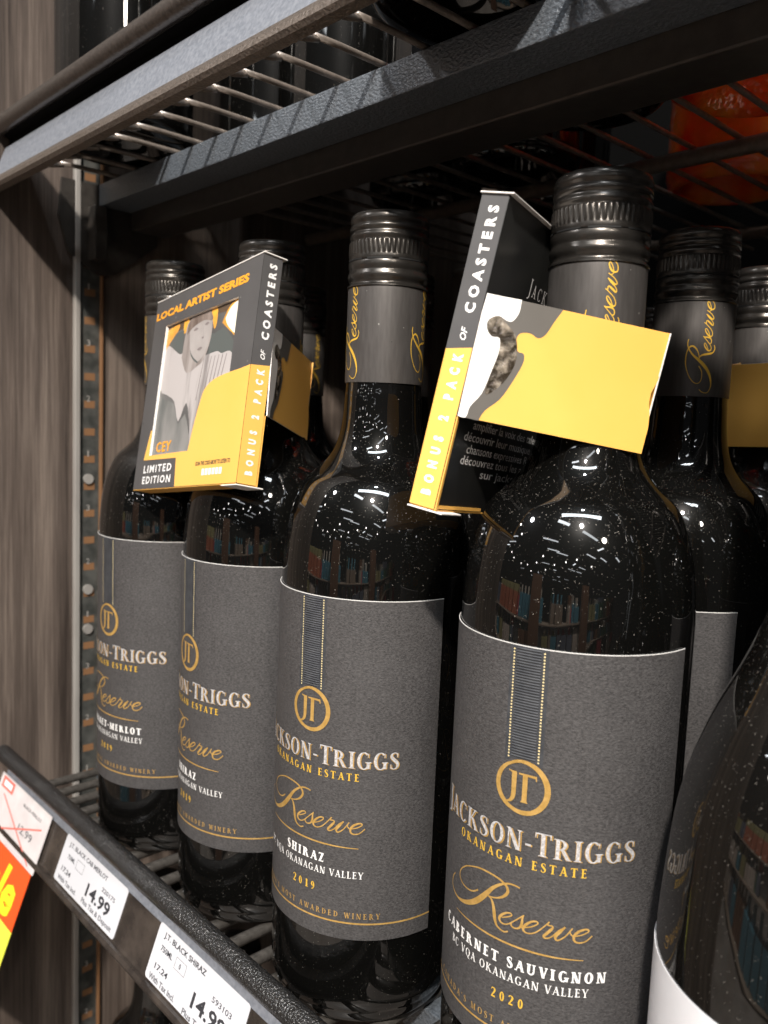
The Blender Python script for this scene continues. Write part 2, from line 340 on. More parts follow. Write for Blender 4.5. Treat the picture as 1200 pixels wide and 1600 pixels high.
    if ch == '2': return [stroke([(.07, .76, .05), (.12, .93, T), (.27, .97, T), (.42, .88, S * .8), (.43, .70, S * .9), (.30, .42, T * 1.4), (.08, .06, T)], T, 5), rect(.05, 0, .50, S * .75)], .56
    if ch == '0': return [ring(.28, .5, .25, .5, S * .8, T, 0, 360, 30)], .56
    if ch == '1': return stem(.18, t=False) + [quad((.06, .84), (.18, .90), (.18, 1), (.18, .98))], .46
    if ch == '9': return [ring(.27, .70, .23, .30, S * .75, T, 0, 360, 24), stroke([(.46, .68, S * .6), (.44, .35, S * .6), (.28, .08, T), (.12, .03, T)], T, 5)], .54
    return [], .36
_gc = {}
def serif_line(text, x0, x1, base, h, S=.16, T=.055, big=None):
    """one line of roman capitals spread over x0..x1; returns list of polygons in mm"""
    gl = []; adv = 0
    for i, ch in enumerate(text):
        k = (ch, S, T)
        if k not in _gc: _gc[k] = serif_glyph(ch, S, T)
        g, a = _gc[k]; sc = h * ((big or {}).get(i, 1.0)); gl.append((g, adv, sc)); adv += a * sc
    extra = ((x1 - x0) - adv) / max(1, len(text) - 1); out = []
    squeeze = 1.0
    if extra < 0: squeeze = (x1 - x0) / adv; extra = 0
    for i, (g, p, sc) in enumerate(gl):
        for V, Fc in g: out.append(([(x0 + p * squeeze + i * extra + x * sc * squeeze, base + y * sc) for x, y in V], Fc))
    return out
def font_poly(text, size, bold=0.0, align='LEFT', xs=1.0, spacing=1.0, shear=0.0):
    c = bpy.data.curves.new('t', 'FONT'); c.body = text; c.size = size; c.offset = bold; c.align_x = align; c.resolution_u = 2; c.space_character = spacing; c.shear = shear
    o = bpy.data.objects.new('t', c); COL.objects.link(o); dg = bpy.context.evaluated_depsgraph_get(); me = o.evaluated_get(dg).to_mesh()
    V = [(v.co.x * xs, v.co.y) for v in me.vertices]; Fc = [tuple(p.vertices) for p in me.polygons]
    o.evaluated_get(dg).to_mesh_clear(); bpy.data.objects.remove(o); bpy.data.curves.remove(c); return V, Fc
def font_fit(text, x0, x1, base, h, bold=0.0, shear=0.0, spacing=1.0):
    V, Fc = font_poly(text, 10, bold, shear=shear, spacing=spacing)
    ax, bx = min(v[0] for v in V), max(v[0] for v in V); ay, by = 0, 7.0
    caps = max(v[1] for v in V); k = h / caps; kx = (x1 - x0) / (bx - ax)
    return [(x0 + (v[0] - ax) * kx, base + v[1] * k) for v in V], Fc
def fill(outer, holes=()):
    """filled outline with holes, as 2D polygons"""
    c = bpy.data.curves.new('f', 'CURVE'); c.dimensions = '2D'; c.fill_mode = 'BOTH'
    for loop in [outer] + list(holes):
        s = c.splines.new('POLY'); s.points.add(len(loop) - 1); s.use_cyclic_u = True
        for p, q in zip(s.points, loop): p.co = (q[0], q[1], 0, 1)
    o = bpy.data.objects.new('f', c); COL.objects.link(o); dg = bpy.context.evaluated_depsgraph_get(); me = o.evaluated_get(dg).to_mesh()
    V = [(v.co.x, v.co.y) for v in me.vertices]; Fc = [tuple(p.vertices) for p in me.polygons]
    o.evaluated_get(dg).to_mesh_clear(); bpy.data.objects.remove(o); bpy.data.curves.remove(c); return V, Fc
def on_cyl(polys, R, off, step=3e-6, flip=False):
    V, Fc = [], []
    for k, (v, f) in enumerate(polys):
        n = len(V); r = R + off + (k % 40) * step
        for x, y in v: a = x / 1000 / R; V.append((r * sin(a), -r * cos(a), y / 1000))
        Fc += [tuple(i + n for i in q) for q in f]
    return V, Fc
def on_plane(polys, o, ex, ey, off=0, step=3e-6):
    o, ex, ey = Vector(o), Vector(ex).normalized(), Vector(ey).normalized(); n = ex.cross(ey); V, Fc = [], []
    for k, (v, f) in enumerate(polys):
        m = len(V); d = n * (off + (k % 40) * step)
        for x, y in v: V.append(tuple(o + ex * (x / 1000) + ey * (y / 1000) + d))
        Fc += [tuple(i + m for i in q) for q in f]
    return V, Fc

# ------------------------------------------------------------------ script word "Reserve" (mm, label coordinates)
RES = [
    [(-13.0, 82.5, .5), (-15.4, 80.9, .45), (-18.2, 80.4), (-21.1, 80.9), (-22.5, 82.5), (-21.9, 84.7), (-19.4, 87.0), (-16.3, 88.5), (-12.9, 89.6, .5), (-9.2, 89.9, .55), (-5.8, 89.6, .6), (-3.6, 88.8, .7), (-2.4, 87.7, .85), (-2.3, 86.3, .95), (-3.5, 84.7, .8), (-5.3, 83.5, .5), (-7.3, 82.8, .4), (-9.1, 82.6, .35)],
    [(-25.8, 81.4, .4), (-27.2, 79.4, .35), (-27.4, 76.9, .35), (-25.6, 75.3, .45), (-22.7, 74.7, .75), (-18.9, 75.5, 1.25), (-15.4, 77.3, 1.6), (-12.7, 79.5, 1.8), (-9.9, 82.6, 1.6), (-7.5, 85.6, 1.1), (-5.1, 87.7, .8), (-2.5, 89.1, .55), (-0.3, 89.4, .5), (1.5, 89.1, .45)],
    [(-9.3, 82.7, .4), (-7.8, 82.2, .6), (-6.9, 80.7, .95), (-6.4, 78.5, 1.15), (-6.0, 76.4, 1.0), (-5.3, 74.9, .7), (-4.0, 74.1, .5), (-2.6, 73.9, .45), (-1.4, 74.5, .4)],
    [(-3.7, 78.0, .35), (-1.7, 79.0, .35), (-0.5, 79.9, .4), (-1.1, 80.4, .45), (-2.6, 79.8, .6), (-4.0, 78.5, .8), (-4.5, 77.3, .8), (-3.9, 76.4, .55), (-2.6, 76.3, .4), (-1.1, 77.1), (0.6, 78.7), (3.2, 81.2)],
    [(3.2, 81.3, .35), (2.8, 80.1, .55), (2.7, 78.4, .8), (2.1, 77.0, .6), (0.8, 76.3, .45), (-0.4, 76.6, .5), (-0.6, 77.4, .5)],
    [(2.3, 77.1, .35), (3.7, 77.6), (5.6, 78.4), (7.3, 79.7, .4), (7.1, 80.4, .45), (5.6, 80.0, .6), (3.9, 78.5, .8), (3.2, 77.1, .8), (3.8, 76.2, .5), (5.3, 76.2, .4), (7.0, 77.1), (8.6, 78.7), (10.1, 80.5), (10.7, 81.2)],
    [(10.6, 81.2, .45), (10.2, 80.2, .45), (11.4, 80.1, .45), (11.7, 79.6, .6), (11.1, 78.7, .85), (10.0, 77.4, .85), (9.3, 76.5, .7), (9.7, 76.0, .5), (10.8, 76.3, .4), (11.9, 77.2), (13.5, 79.1), (15.2, 80.3)],
    [(15.2, 80.4, .5), (13.8, 78.7, .9), (12.6, 77.0, .8), (13.2, 76.0, .5), (15.1, 77.3, .4), (16.7, 79.4), (17.3, 80.3), (16.6, 79.1), (17.3, 78.0), (18.0, 77.9)],
    [(18.0, 77.9, .35), (19.9, 78.4), (21.6, 79.3, .4), (21.9, 80.0, .45), (20.8, 80.2, .6), (18.9, 79.3, .8), (17.8, 77.8, .8), (18.1, 76.4, .6), (19.3, 76.0, .5), (21.0, 76.4, .4), (22.5, 77.7), (23.0, 78.3)]]
RESERVE = [stroke(s, .38, 5) for s in RES]

# ------------------------------------------------------------------ bottle meshes
LR = .0370        # label radius
BORD = [(0.0, .024), (.008, .0235), (.016, .019), (.022, .010), (.026, .004), (.0285, .0012), (.0312, 0), (.0335, .0008), (.0352, .003), (.0362, .007), (.0366, .012),
        (.0366, .06), (.0366, .12), (.0366, .160), (.0365, .168), (.0361, .174), (.0355, .180), (.0345, .186), (.0331, .1915), (.0312, .1965), (.0288, .2010), (.0260, .2040),
        (.0230, .2068), (.0203, .2098), (.0182, .2132), (.0166, .2175), (.0156, .2220), (.0150, .2280), (.0147, .2340), (.0144, .2400), (.0142, .2700), (.0135, .2950), (.0, .2952)]
BURG = [(0.0, .022), (.010, .021), (.020, .014), (.028, .004), (.032, .001), (.0355, 0), (.0385, .002), (.0402, .006), (.041, .012), (.041, .06), (.0410, .092), (.0405, .104), (.0396, .116),
        (.0384, .127), (.0364, .137), (.0337, .146), (.0305, .155), (.0270, .163), (.0238, .171), (.0212, .179), (.0192, .188), (.0176, .198), (.0163, .210), (.0154, .222), (.0148, .235), (.0145, .25), (.0143, .29), (.0, .291)]
def smooth_prof(p, sub=3):
    return [(max(0, a), b) for a, b in catmull(p, sub)]
bord_me = mesh_obj('glass_body', lathe(smooth_prof(BORD), 96), M['glass'], smooth=True).data
burg_me = mesh_obj('glass_body', lathe(smooth_prof(BURG), 96), M['glass_burgundy'], smooth=True).data
for o in list(COL.objects):
    if o.name.startswith('glass_body'): bpy.data.objects.remove(o)
capprof = [(0, .3003), (.0120, .3003), (.0136, .3001), (.0143, .2996), (.0147, .2987), (.0149, .2976), (.0148, .2968), (.0144, .2963), (.0144, .2958), (.0149, .2953), (.0150, .2946), (.0149, .2938), (.0144, .2933), (.0144, .2928), (.0149, .2922), (.0150, .2916),
           (.0149, .2908), (.0146, .2904), (.0146, .2900), (.01495, .2897), (.0151, .2893), (.0151, .2852), (.01495, .2848), (.0150, .2844), (.0151, .2834), (.0150, .2829)]
def knurl(i, k):
    return (-.00028 if (i // 3) % 2 else .00006) if 20 <= k <= 21 else 0
cap_vf = lathe(capprof, 312, knurl)
ring_vf = lathe([(.0146, .2829), (.0149, .2826), (.0151, .2822), (.0151, .2806), (.01485, .2797), (.0147, .2793), (.0148, .2788), (.0152, .2780), (.0153, .2771), (.0151, .2762), (.0147, .2756), (.0145, .2750), (.0145, .2744), (.0148, .2740), (.0153, .2737), (.01535, .2732), (.0150, .2729)], 120)
slits = []
for k in range(8):
    a0 = k * pi / 4 + .08
    for j in range(6):
        a, b = a0 + j * .105, a0 + (j + 1) * .105
        slits.append(([(.01515 * sin(a), -.01515 * cos(a), .2826), (.01515 * sin(b), -.01515 * cos(b), .2826), (.01515 * sin(b), -.01515 * cos(b), .2831), (.01515 * sin(a), -.01515 * cos(a), .2831)], [(0, 1, 2, 3)]))
slit_vf = join(*slits)
sleeve_vf = lathe([(.0145, .2731), (.01485, .2731), (.01492, .272), (.01492, .260), (.01492, .2395), (.01488, .2382), (.0144, .2381)], 96)
# neck word: same script, turned to read upward, about 33 mm long
neckw = []
for v, f in RESERVE: neckw.append(([(-(y - 81.0) * .64, (x + 27.4) * .672 + 239.6) for x, y in v], f))
def neck_word(mid_deg):
    s = radians(mid_deg) * .0149 * 1000
    return [([(x + s, y) for x, y in v], f) for v, f in neckw]
def wrap_sheet(R, th0, th1, z0, z1, nseg, t=.00016):
    """curved paper with thickness"""
    V, Fc = [], []
    for i in range(nseg + 1):
        a = th0 + (th1 - th0) * i / nseg
        for r, z in ((R, z0), (R + t, z0), (R + t, z1), (R, z1)): V.append((r * sin(a), -r * cos(a), z))
    for i in range(nseg):
        for k in range(4):
            l = (k + 1) % 4; Fc.append((i * 4 + k, (i + 1) * 4 + k, (i + 1) * 4 + l, i * 4 + l))
    Fc += [(0, 1, 2, 3), tuple(nseg * 4 + k for k in (3, 2, 1, 0))]
    return V, Fc
LT = .00022
label_vf = wrap_sheet(LR - .00005, radians(-78), radians(78), .0355, .1613, 96, LT)
edge_vf = wrap_sheet(LR - .00005, radians(-78), radians(78), .1613, .16155, 96, LT)
OFF = LT + .00004
R0 = LR
# strap ribs
def on_c(polys, off): return on_cyl(polys, R0, off)
strap_band = [([(x, z) for x, z in ((-5.9, 126.6), (-3, 127.6), (0, 127.9), (3, 127.6), (5.9, 126.6), (5.9, 161.25), (3, 161.25), (0, 161.25), (-3, 161.25), (-5.9, 161.25))], [(0, 1, 8, 9), (1, 2, 7, 8), (2, 3, 6, 7), (3, 4, 5, 6)])]
ribs = []
z = 128.6
while z < 161:
    V, Fc = [], []
    for i in range(7):
        x = -3.7 + 7.4 * i / 6; a = x / 1000 / R0
        for dz, dr in ((-.26, 0), (-.08, .00022), (.08, .00022), (.26, 0)):
            r = R0 + OFF + .00003 + dr; V.append((r * sin(a), -r * cos(a), (z + dz) / 1000))
    for i in range(6):
        for k in range(3): Fc.append((i * 4 + k, (i + 1) * 4 + k, (i + 1) * 4 + k + 1, i * 4 + k + 1))
    ribs.append((V, Fc)); z += .82
ribs_vf = join(*ribs)
dots = []
z = 128.0
while z < 161:
    for x in (-4.6, 4.6):
        dots.append(([(x + .30 * cos(t * pi / 3), z + .30 * sin(t * pi / 3)) for t in range(6)], [(0, 1, 2, 3, 4, 5)]))
    z += .92
# medallion: two interlocking crescents and the two letters
CZ = 119.7
def arc(r, a0, a1, w0, w1, n=18, dx=0, dy=0):
    P = []
    for i in range(n + 1):
        t = i / n; a = radians(a0 + (a1 - a0) * t); w = w0 + (w1 - w0) * sin(pi * t) ** .7; P.append((dx + r * cos(a), CZ + dy + r * sin(a), w))
    return stroke(P, 1, 1)
medal = [arc(7.35, 92, 300, .15, 1.5, dx=-.25), arc(7.75, 122, -122, .15, 1.75, 26, dx=.1)]
medal += [stroke([(-4.1, CZ + 4.4, .3), (-3.2, CZ + 4.1, .5), (-1.6, CZ + 4.15, .5)], .4, 3), ([(-3.1, CZ + 4.1), (-1.5, CZ + 4.1), (-1.6, CZ - 2.5), (-3.0, CZ - 2.2)][::-1], [(0, 1, 2, 3)]),
          stroke([(-2.3, CZ - 2.2, 1.4), (-2.55, CZ - 3.7, 1.25), (-3.4, CZ - 4.9, .8), (-4.7, CZ - 5.4, .3)], 1, 5)]
medal += [([(-.9, CZ + 4.2), (4.4, CZ + 4.2), (4.4, CZ + 3.4), (-.9, CZ + 3.7)][::-1], [(0, 1, 2, 3)]), ([(4.0, CZ + 4.2), (4.5, CZ + 4.2), (4.6, CZ + 2.7), (4.3, CZ + 2.7)][::-1], [(0, 1, 2, 3)]),
          ([(.35, CZ + 3.8), (1.85, CZ + 3.8), (1.85, CZ - 4.0), (.35, CZ - 4.0)][::-1], [(0, 1, 2, 3)]), ([(-.1, CZ - 4.5), (2.2, CZ - 4.5), (1.9, CZ - 3.9), (.3, CZ - 3.9)], [(0, 1, 2, 3)])]
brand = serif_line('JACKSON-TRIGGS', -34.3, 34.3, 100.6, 6.2, .165, .055, {0: 1.22, 8: 1.12})
brand_shadow = [([(x + dx, y + dy) for x, y in v], f) for v, f in brand for dx, dy in ((.40, -.25), (-.12, -.22))]
estate = serif_line('OKANAGAN ESTATE', -22.9, 20.3, 95.8, 2.75, .19, .085)
valley = serif_line('BC VQA OKANAGAN VALLEY', -25.2, 23.1, 59.1, 2.6, .15, .07)
most = serif_line("CANADA'S MOST AWARDED WINERY", -32.6, 29.8, 43.8, 2.1, .15, .07)
rule = [stroke([(-23.2, 70.9, .2), (-12, 70.75, .55), (0, 70.7, .6), (12, 70.6, .5), (21, 70.6, .25)], .5, 6)]
def gline():
    P = [(-50.4 + 100.8 * i / 40, 41.9, .62) for i in range(41)]; return [stroke(P, .6, 1)]
gold_vf = on_c(RESERVE + rule, OFF); goldline_vf = on_c(gline(), OFF); most_vf = on_c(most, OFF)
KIND = {'cab': ("CABERNET SAUVIGNON", -30.0, 28.1, '2020'), 'shiraz': ("SHIRAZ", -10.0, 8.2, '2019'), 'merlot': ("CABERNET-MERLOT", -25.2, 22.5, '2019')}
VAR = {k: (on_c(serif_line(t, a, b, 63.5, 3.35, .24, .115), OFF), on_c(serif_line(y, -5.9, 4.6, 51.9, 3.0, .22, .10), OFF)) for k, (t, a, b, y) in KIND.items()}
shared = {}
def sh(name, vf, m, parent, smooth=False, sharp=None, key=None):
    key = key or name
    if key in shared: return link(bpy.data.objects.new(name, shared[key]), parent)
    o = mesh_obj(name, vf, m, parent, smooth, sharp); shared[key] = o.data; return o
def jt_bottle(x, y, th, kind, label, group, sleeve=0, words=(0, 120, 240), z=0, full=True):
    r = empty('wine_bottle', (x, y, z), radians(th)); tag(r, label, 'wine bottle', group)
    link(bpy.data.objects.new('glass_body', bord_me), r)
    c = sh('screw_cap', cap_vf, M['cap'], r, True, 40); sh('slit_ring', slit_vf, M['slit'], c)
    sh('collar_ring', ring_vf, M['cap'], r, True, 50)
    s = sh('neck_sleeve', sleeve_vf, M['sleeve'], r, True, 50)
    if full != 'plain':
        nw = join(*[on_cyl(neck_word(w), .0149, .00009) for w in words]); sh('sleeve_lettering', nw, M['yellow_foil'], s, key='nw%s' % (words,))
        s.rotation_euler = (0, 0, radians(sleeve - th))
    lb = sh('front_label', label_vf, M['label'], r, True, 40); sh('label_edge', edge_vf, M['paper_edge'], lb)
    if full != 'plain':
        sh('strap_band', on_c(strap_band, OFF - .00002), M['strap'], lb); sh('strap_rib', ribs_vf, M['strap'], lb, True); sh('strap_dot', on_c(dots, OFF + .00002), M['pale_gold'], lb)
        sh('medallion', on_c(medal, OFF + .00006), M['gold'], lb)
        sh('brand_relief', on_c(brand_shadow, OFF), M['gold'], lb); sh('brand_lettering', on_c(brand, OFF + .00020), M['silver'], lb)
        sh('estate_lettering', on_c(estate, OFF), M['yellow_foil'], lb); sh('reserve_lettering', gold_vf, M['gold'], lb)
        sh('gold_line', goldline_vf, M['gold'], lb); sh('award_lettering', most_vf, M['gold'], lb); sh('region_lettering', on_c(valley, OFF), M['white_ink'], lb)
        a, b = VAR[kind]; sh('variety_lettering', a, M['white_ink'], lb, key='var' + kind); sh('year_lettering', b, M['yellow_foil'], lb, key='year' + kind)
    return r
G1 = 'dark bottles with charcoal labels standing in the front row'
B1 = jt_bottle(-.2464, -.0085, 5.0, 'merlot', 'dark wine bottle with charcoal Cabernet-Merlot label, nearest the wooden side wall', G1, sleeve=-20)
B2 = jt_bottle(-.1653, -.0058, -5.0, 'shiraz', 'dark wine bottle whose neck carries the coaster box with the portrait window', G1, sleeve=20)
B3 = jt_bottle(-.0869, -.0076, 11.0, 'shiraz', 'dark Shiraz 2019 bottle with bare grey neck sleeve, between the two coaster boxes', G1, sleeve=-12)
B4 = jt_bottle(0, 0, 14.4, 'cab', 'large dark Cabernet Sauvignon 2020 bottle with a yellow collar round its neck', G1, sleeve=43)
G2 = 'dark bottles standing in the rows behind'
B5 = jt_bottle(-.0090, .0818, -14, 'cab', 'dark bottle with gold script up its neck, right behind the large Cabernet bottle', G2, sleeve=42)
jt_bottle(-.2495, .0750, 0, 'shiraz', 'dark bottle with grey cap standing deep in the shadow behind the portrait coaster box', G2, sleeve=-30)
deep = 'unlit dark wine bottle deep on the shelf behind the lettered bottles'
G3 = 'unlit bottles deep on the shelf'
for (bx, by) in ((-.167, .080), (-.088, .083), (.078, .088)):
    jt_bottle(bx, by, 0, 'shiraz', deep, G3, sleeve=60, full='plain')
B8 = jt_bottle(-.0170, .1650, 0, 'cab', 'dark bottle in the third row wearing a yellow collar at the right edge', G2, sleeve=90, full='plain')
for (bx, by) in ((-.25, .16), (-.17, .163), (-.095, .166), (.115, .175), (-.21, .25), (-.12, .25), (.02, .26), (.10, .26)):
    jt_bottle(bx, by, 0, 'shiraz', deep, G3, full='plain')

# burgundy-shaped bottle close to the lens on the right
r = empty('burgundy_bottle', (.085, -.007, 0), 0)
tag(r, 'sloping-shouldered brown-black bottle with a plain white label at the right edge', 'wine bottle')
link(bpy.data.objects.new('glass_body', burg_me), r)
mesh_obj('front_label', wrap_sheet(.0411, radians(-100), radians(70), .012, .0903, 90, .0002), M['white_paper'], r, True, 40)
mesh_obj('neck_sleeve', lathe([(.0146, .232), (.0149, .2325), (.0149, .295), (.0140, .2958), (0, .296)], 64), M['cap'], r, True, 40)

# ------------------------------------------------------------------ coaster packs
PW, PH, PD = 100.1, 92.2, 8.87   # mm
def seq(*p): return list(p)
WHT = [(0, 64.2), (5, 64.4), (10.7, 64.8), (10.8, 61.1), (9.4, 58.2), (7.4, 58.1), (5.1, 58.8), (2.5, 57.1), (2.6, 54.5), (4.5, 52.7), (6.9, 52.7), (7.5, 48.2), (6.6, 42.3), (5.4, 36.2), (2.9, 31.8), (2.4, 28.5), (0, 28.4)]
GRY = [(23.4, 65.1), (21.5, 60.8), (20.0, 57.0), (18.0, 55.4), (15.4, 56.2), (12.5, 55.5), (11.8, 53.3), (12.9, 50.4), (14.9, 50.0), (15.3, 47.2), (13.3, 40.9), (11.0, 35.7), (7.5, 31.7), (6.2, 28.3)]
TRN = [(5.1, 58.8), (7.9, 57.2), (11.3, 54.4), (12.8, 50.1), (13.0, 46.7), (11.7, 42.3), (9.1, 38.2), (6.3, 36.4), (6.6, 42.3), (7.5, 48.2), (6.9, 52.7), (4.5, 52.7), (2.6, 54.5), (2.5, 57.1)]
WINDOW = [(14, 78), (14, 15.8), (54.1, 15.6), (57.1, 27.3), (59.6, 34.9), (62.5, 41), (68.4, 44.2), (76, 45.5), (83.5, 46.0), (83.5, 77.5)]
YFRONT = [(0, 0)]
def smoothpoly(P, sub=4):
    return [(a, b) for a, b in catmull(P, sub)]
def ccw(P):
    a = sum(P[i][0] * P[(i + 1) % len(P)][1] - P[(i + 1) % len(P)][0] * P[i][1] for i in range(len(P)))
    return P if a > 0 else P[::-1]
FR = ((0, 0, 0), (1, 0, 0), (0, 0, 1))             # front art face: normal -y
SP = ((PW / 1000, 0, 0), (0, 1, 0), (0, 0, 1))       # spine: normal +x
BK = ((0, PD / 1000, 0), (-1, 0, 0), (0, 0, 1))      # back: normal +y, coordinate = -x
def coaster_pack(loc, rot, label, detail=True):
    r = empty('coaster_box', loc); r.rotation_mode = 'QUATERNION'; r.rotation_quaternion = Matrix(rot).to_quaternion()
    tag(r, label, 'gift box', 'yellow and black coaster boxes hung on bottle necks')
    w, h, d = PW / 1000, PH / 1000, PD / 1000
    mesh_obj('box_body', bevbox(0.0004, w, .0004 + .0013, d, 0.0003, h - .0003, .0004), M['board_black'], r, True, 30)
    # front panel with its die-cut window
    hole = smoothpoly(WINDOW[:2], 1) + smoothpoly(WINDOW[2:9], 4) + [WINDOW[9]]
    v, f = fill([(.2, .2), (PW, .2), (PW, PH - .2), (.2, PH - .2)], [hole])
    a = on_plane([(v, f)], (0, 0, 0), FR[1], FR[2]); bpts = [(x, y + .0013, z) for x, y, z in a[0]]
    rim = []
    for i in range(len(hole)):
        p, q = hole[i], hole[(i + 1) % len(hole)]
        rim.append(([(p[0] / 1000, 0, p[1] / 1000), (q[0] / 1000, 0, q[1] / 1000), (q[0] / 1000, .0013, q[1] / 1000), (p[0] / 1000, .0013, p[1] / 1000)], [(0, 1, 2, 3)]))
    fp = mesh_obj('front_panel', a, M['board_dark'], r)
    mesh_obj('window_edge', join(*rim), M['card_white'], fp)
    side = join(*[([(x0, 0, z0), (x1, 0, z1), (x1, .0017, z1), (x0, .0017, z0)], [(0, 1, 2, 3)]) for x0, z0, x1, z1 in ((.0002, .0002, w, .0002), (w, .0002, w, h - .0002), (w, h - .0002, .0002, h - .0002), (.0002, h - .0002, .0002, .0002))])
    mesh_obj('panel_side', side, M['board_black'], fp)
    # printed yellow on the front: right/bottom area round the window
    curve = smoothpoly([(54.1, 15.6), (57.1, 27.3), (59.6, 34.9), (62.5, 41), (68.4, 44.2), (76, 45.5), (83.5, 46.0), (92, 46.3), (PW, 46.8)], 4)
    yel = [(PW, .3)] + [(45.4, .3), (43.4, 13.2), (8.3, 13.8), (12.4, 27.7), (13.9, 27.7), (13.9, 15.7)] + curve
    yv = fill(ccw(yel)); mesh_obj('yellow_print', on_plane([yv], *FR, off=.00006), M['yellow'], fp)
    # spine: charcoal above, yellow below
    sv = [fill([(0.1, .3), (PD - .2, .3), (PD - .2, 48.2), (0.1, 46.8)])]
    mesh_obj('spine_print', on_plane(sv, *SP, off=.00006), M['yellow'], r)
    sv = [fill([(0.1, 46.8), (PD - .2, 48.2), (PD - .2, PH - .4), (0.1, PH - .4)])]
    mesh_obj('spine_panel', on_plane(sv, *SP, off=.00005), M['board_dark'], r)
    def up(text, z0, z1, hh, yc, bold=.25, sh_=0, m='white_ink', nm='spine_lettering', sp=1.35):
        v, f = font_fit(text, z0, z1, 0, hh, bold, sh_, sp); v = [(yc + hh / 2 - y, x) for x, y in v]
        mesh_obj(nm, on_plane([(v, f)], *SP, off=.00013), M[m], r)
    up('COASTERS', 57.8, 88.6, 3.3, 4.7, .45, sp=1.7); up('OF', 49.9, 53.8, 2.1, 4.7, .2, .3, sp=1.0); up('BONUS 2 PACK', 3.9, 46.0, 3.2, 4.6, .62, sp=2.4)
    # tuck flaps with raw white edges
    mesh_obj('top_flap', bevbox(0.0002, w + .0008, -.0003, d + .0016, h - .0004, h + .0001, .0002), M['card_white'], r)
    mesh_obj('bottom_flap', bevbox(w - .012, w + .0006, -.0002, d + .0030, -.0007, -.0002, .0002), M['card_white'], r)
    mesh_obj('bottom_panel', bevbox(0.0002, w - .0005, .0002, d + .0002, -.0002, .0003, .0001), M['yellow'], r)
    mesh_obj('glue_tab', join(box(w - .0010, w + .0001, d + .0001, d + .0005, .0, .0283), box(w - .030, w - .001, d + .0001, d + .0004, .0006, .0016)), M['yellow'], r)
    if detail:
        las = font_fit('LOCAL ARTIST SERIES', 1.6, 90.5, 82.6, 3.5, .5)
        mesh_obj('title_lettering', on_plane([las], *FR, off=.00008), M['orange_print'], fp)
        ltd = [font_fit('LIMITED', 10.0, 40.0, 7.7, 3.4, .25, spacing=1.3), font_fit('EDITION', 10.0, 40.3, 2.6, 3.4, .25, spacing=1.3)]
        mesh_obj('edition_lettering', on_plane(ltd, *FR, off=.00008), M['white_ink'], fp)
        sc = [font_fit('SCAN THE CODE ABOVE TO LISTEN TO', 63.4, 93.4, 8.6, 1.7, .35)]
        mesh_obj('small_lettering', on_plane(sc, *FR, off=.00012), M['ink'], fp)
        bars = [rect(70.0 + k * 3.0, 4.3, 72.3 + k * 3.0, 7.0) for k in range(6)]
        mesh_obj('small_print', on_plane(bars, *FR, off=.00012), M['white_ink'], fp)
        ey = [font_fit('CEY', 18.5, 34.2, 17.3, 4.6, .28, spacing=1.15)]
        mesh_obj('name_lettering', on_plane(ey, (0, .0011, 0), FR[1], FR[2], off=.0001), M['orange_print'], fp)
    # back text
    mesh_obj('back_title', on_plane(serif_line('JACKSON-TRIGGS', -74, -22, 70.2, 3.9, .10, .06, {0: 1.3, 8: 1.2}), *BK, off=.00006), M['white_ink'], r)
    bt = []
    lines = [('amplifier la voix des talents locaux afin', 88.4, 25.8), ('découvrir leur musique a un monde de', 92.6, 22.0), ('chansons expressives R&B aux rythmes', 89.1, 18.3), ('découvrez tous les artistes locaux ici', 91.4, 14.8), ('sur jacksontriggs', 76.1, 11.2)]
    for t, x0, zz in lines: bt.append(font_fit(t, -x0, -(100 - x0) if x0 > 80 else -26, zz, 2.7, .05))
    mesh_obj('back_lettering', on_plane(bt, *BK, off=.00006), M['white_ink'], r)
    # collar: a strip hinged on the spine's back edge, round the neck
    hx, hy = w, d; an = radians(130.29); dx, dy = cos(an), sin(an); L = 57.0
    nrm = Vector((dy, -dx, 0))
    tz = Vector((nrm.x * -.045, nrm.y * -.045, 1)).normalized()
    O = (hx + nrm.x * .0024, hy + nrm.y * .0024, 0)
    def flap(poly, off): return on_plane([fill(ccw(poly))], O, (dx, dy, 0), tz, off)
    notch = [(L, 66.3), (57.0, 55), (56.6, 51.8), (55.5, 48.0), (55.6, 45.0), (56.6, 42.2), (57.2, 38), (57.1, 30.0)]
    full_ = [(0, 28.4)] + [(28, 29.2)] + notch[::-1] + [(28, 65.2), (0, 64.2)]
    c = mesh_obj('neck_collar', flap(full_, 0), M['yellow'], r)
    c.data.materials.append(M['card_white']); mod = c.modifiers.new('thickness', 'SOLIDIFY'); mod.thickness = .0005; mod.offset = -1; mod.material_offset_rim = 1
    gp = [(0, 28.4)] + [(6.2, 28.35)] + smoothpoly(GRY[::-1], 3)[1:] + [(0, 64.2)]
    mesh_obj('grey_print', flap(gp, .00005), M['grey_card'], c)
    wp = [WHT[0], WHT[1]] + smoothpoly(WHT[2:], 3)
    mesh_obj('white_print', flap(wp, .0001), M['card_cream'], c)
    mesh_obj('torn_patch', flap(smoothpoly(TRN + [TRN[0]], 3)[:-1], .00016), M['torn'], c)
    e = Vector((hx + dx * L / 1000, hy + dy * L / 1000, 0)); b2 = Vector((.012, d, 0)); ex = (b2 - e).normalized(); L2 = (b2 - e).length * 1000
    bb = mesh_obj('collar_back', on_plane([quad((0, 30), (L2, 30), (L2, 66), (0, 66.2))], e, ex, (0, 0, 1), 0), M['yellow'], r)
    bb.data.materials.append(M['card_white']); mod = bb.modifiers.new('thickness', 'SOLIDIFY'); mod.thickness = .0005; mod.offset = -1; mod.material_offset_rim = 1
    return r
ROT1 = ((0.9911, 0.0901, -0.0982), (-0.0712, 0.9809, 0.1808), (0.1126, -0.1722, 0.9786))
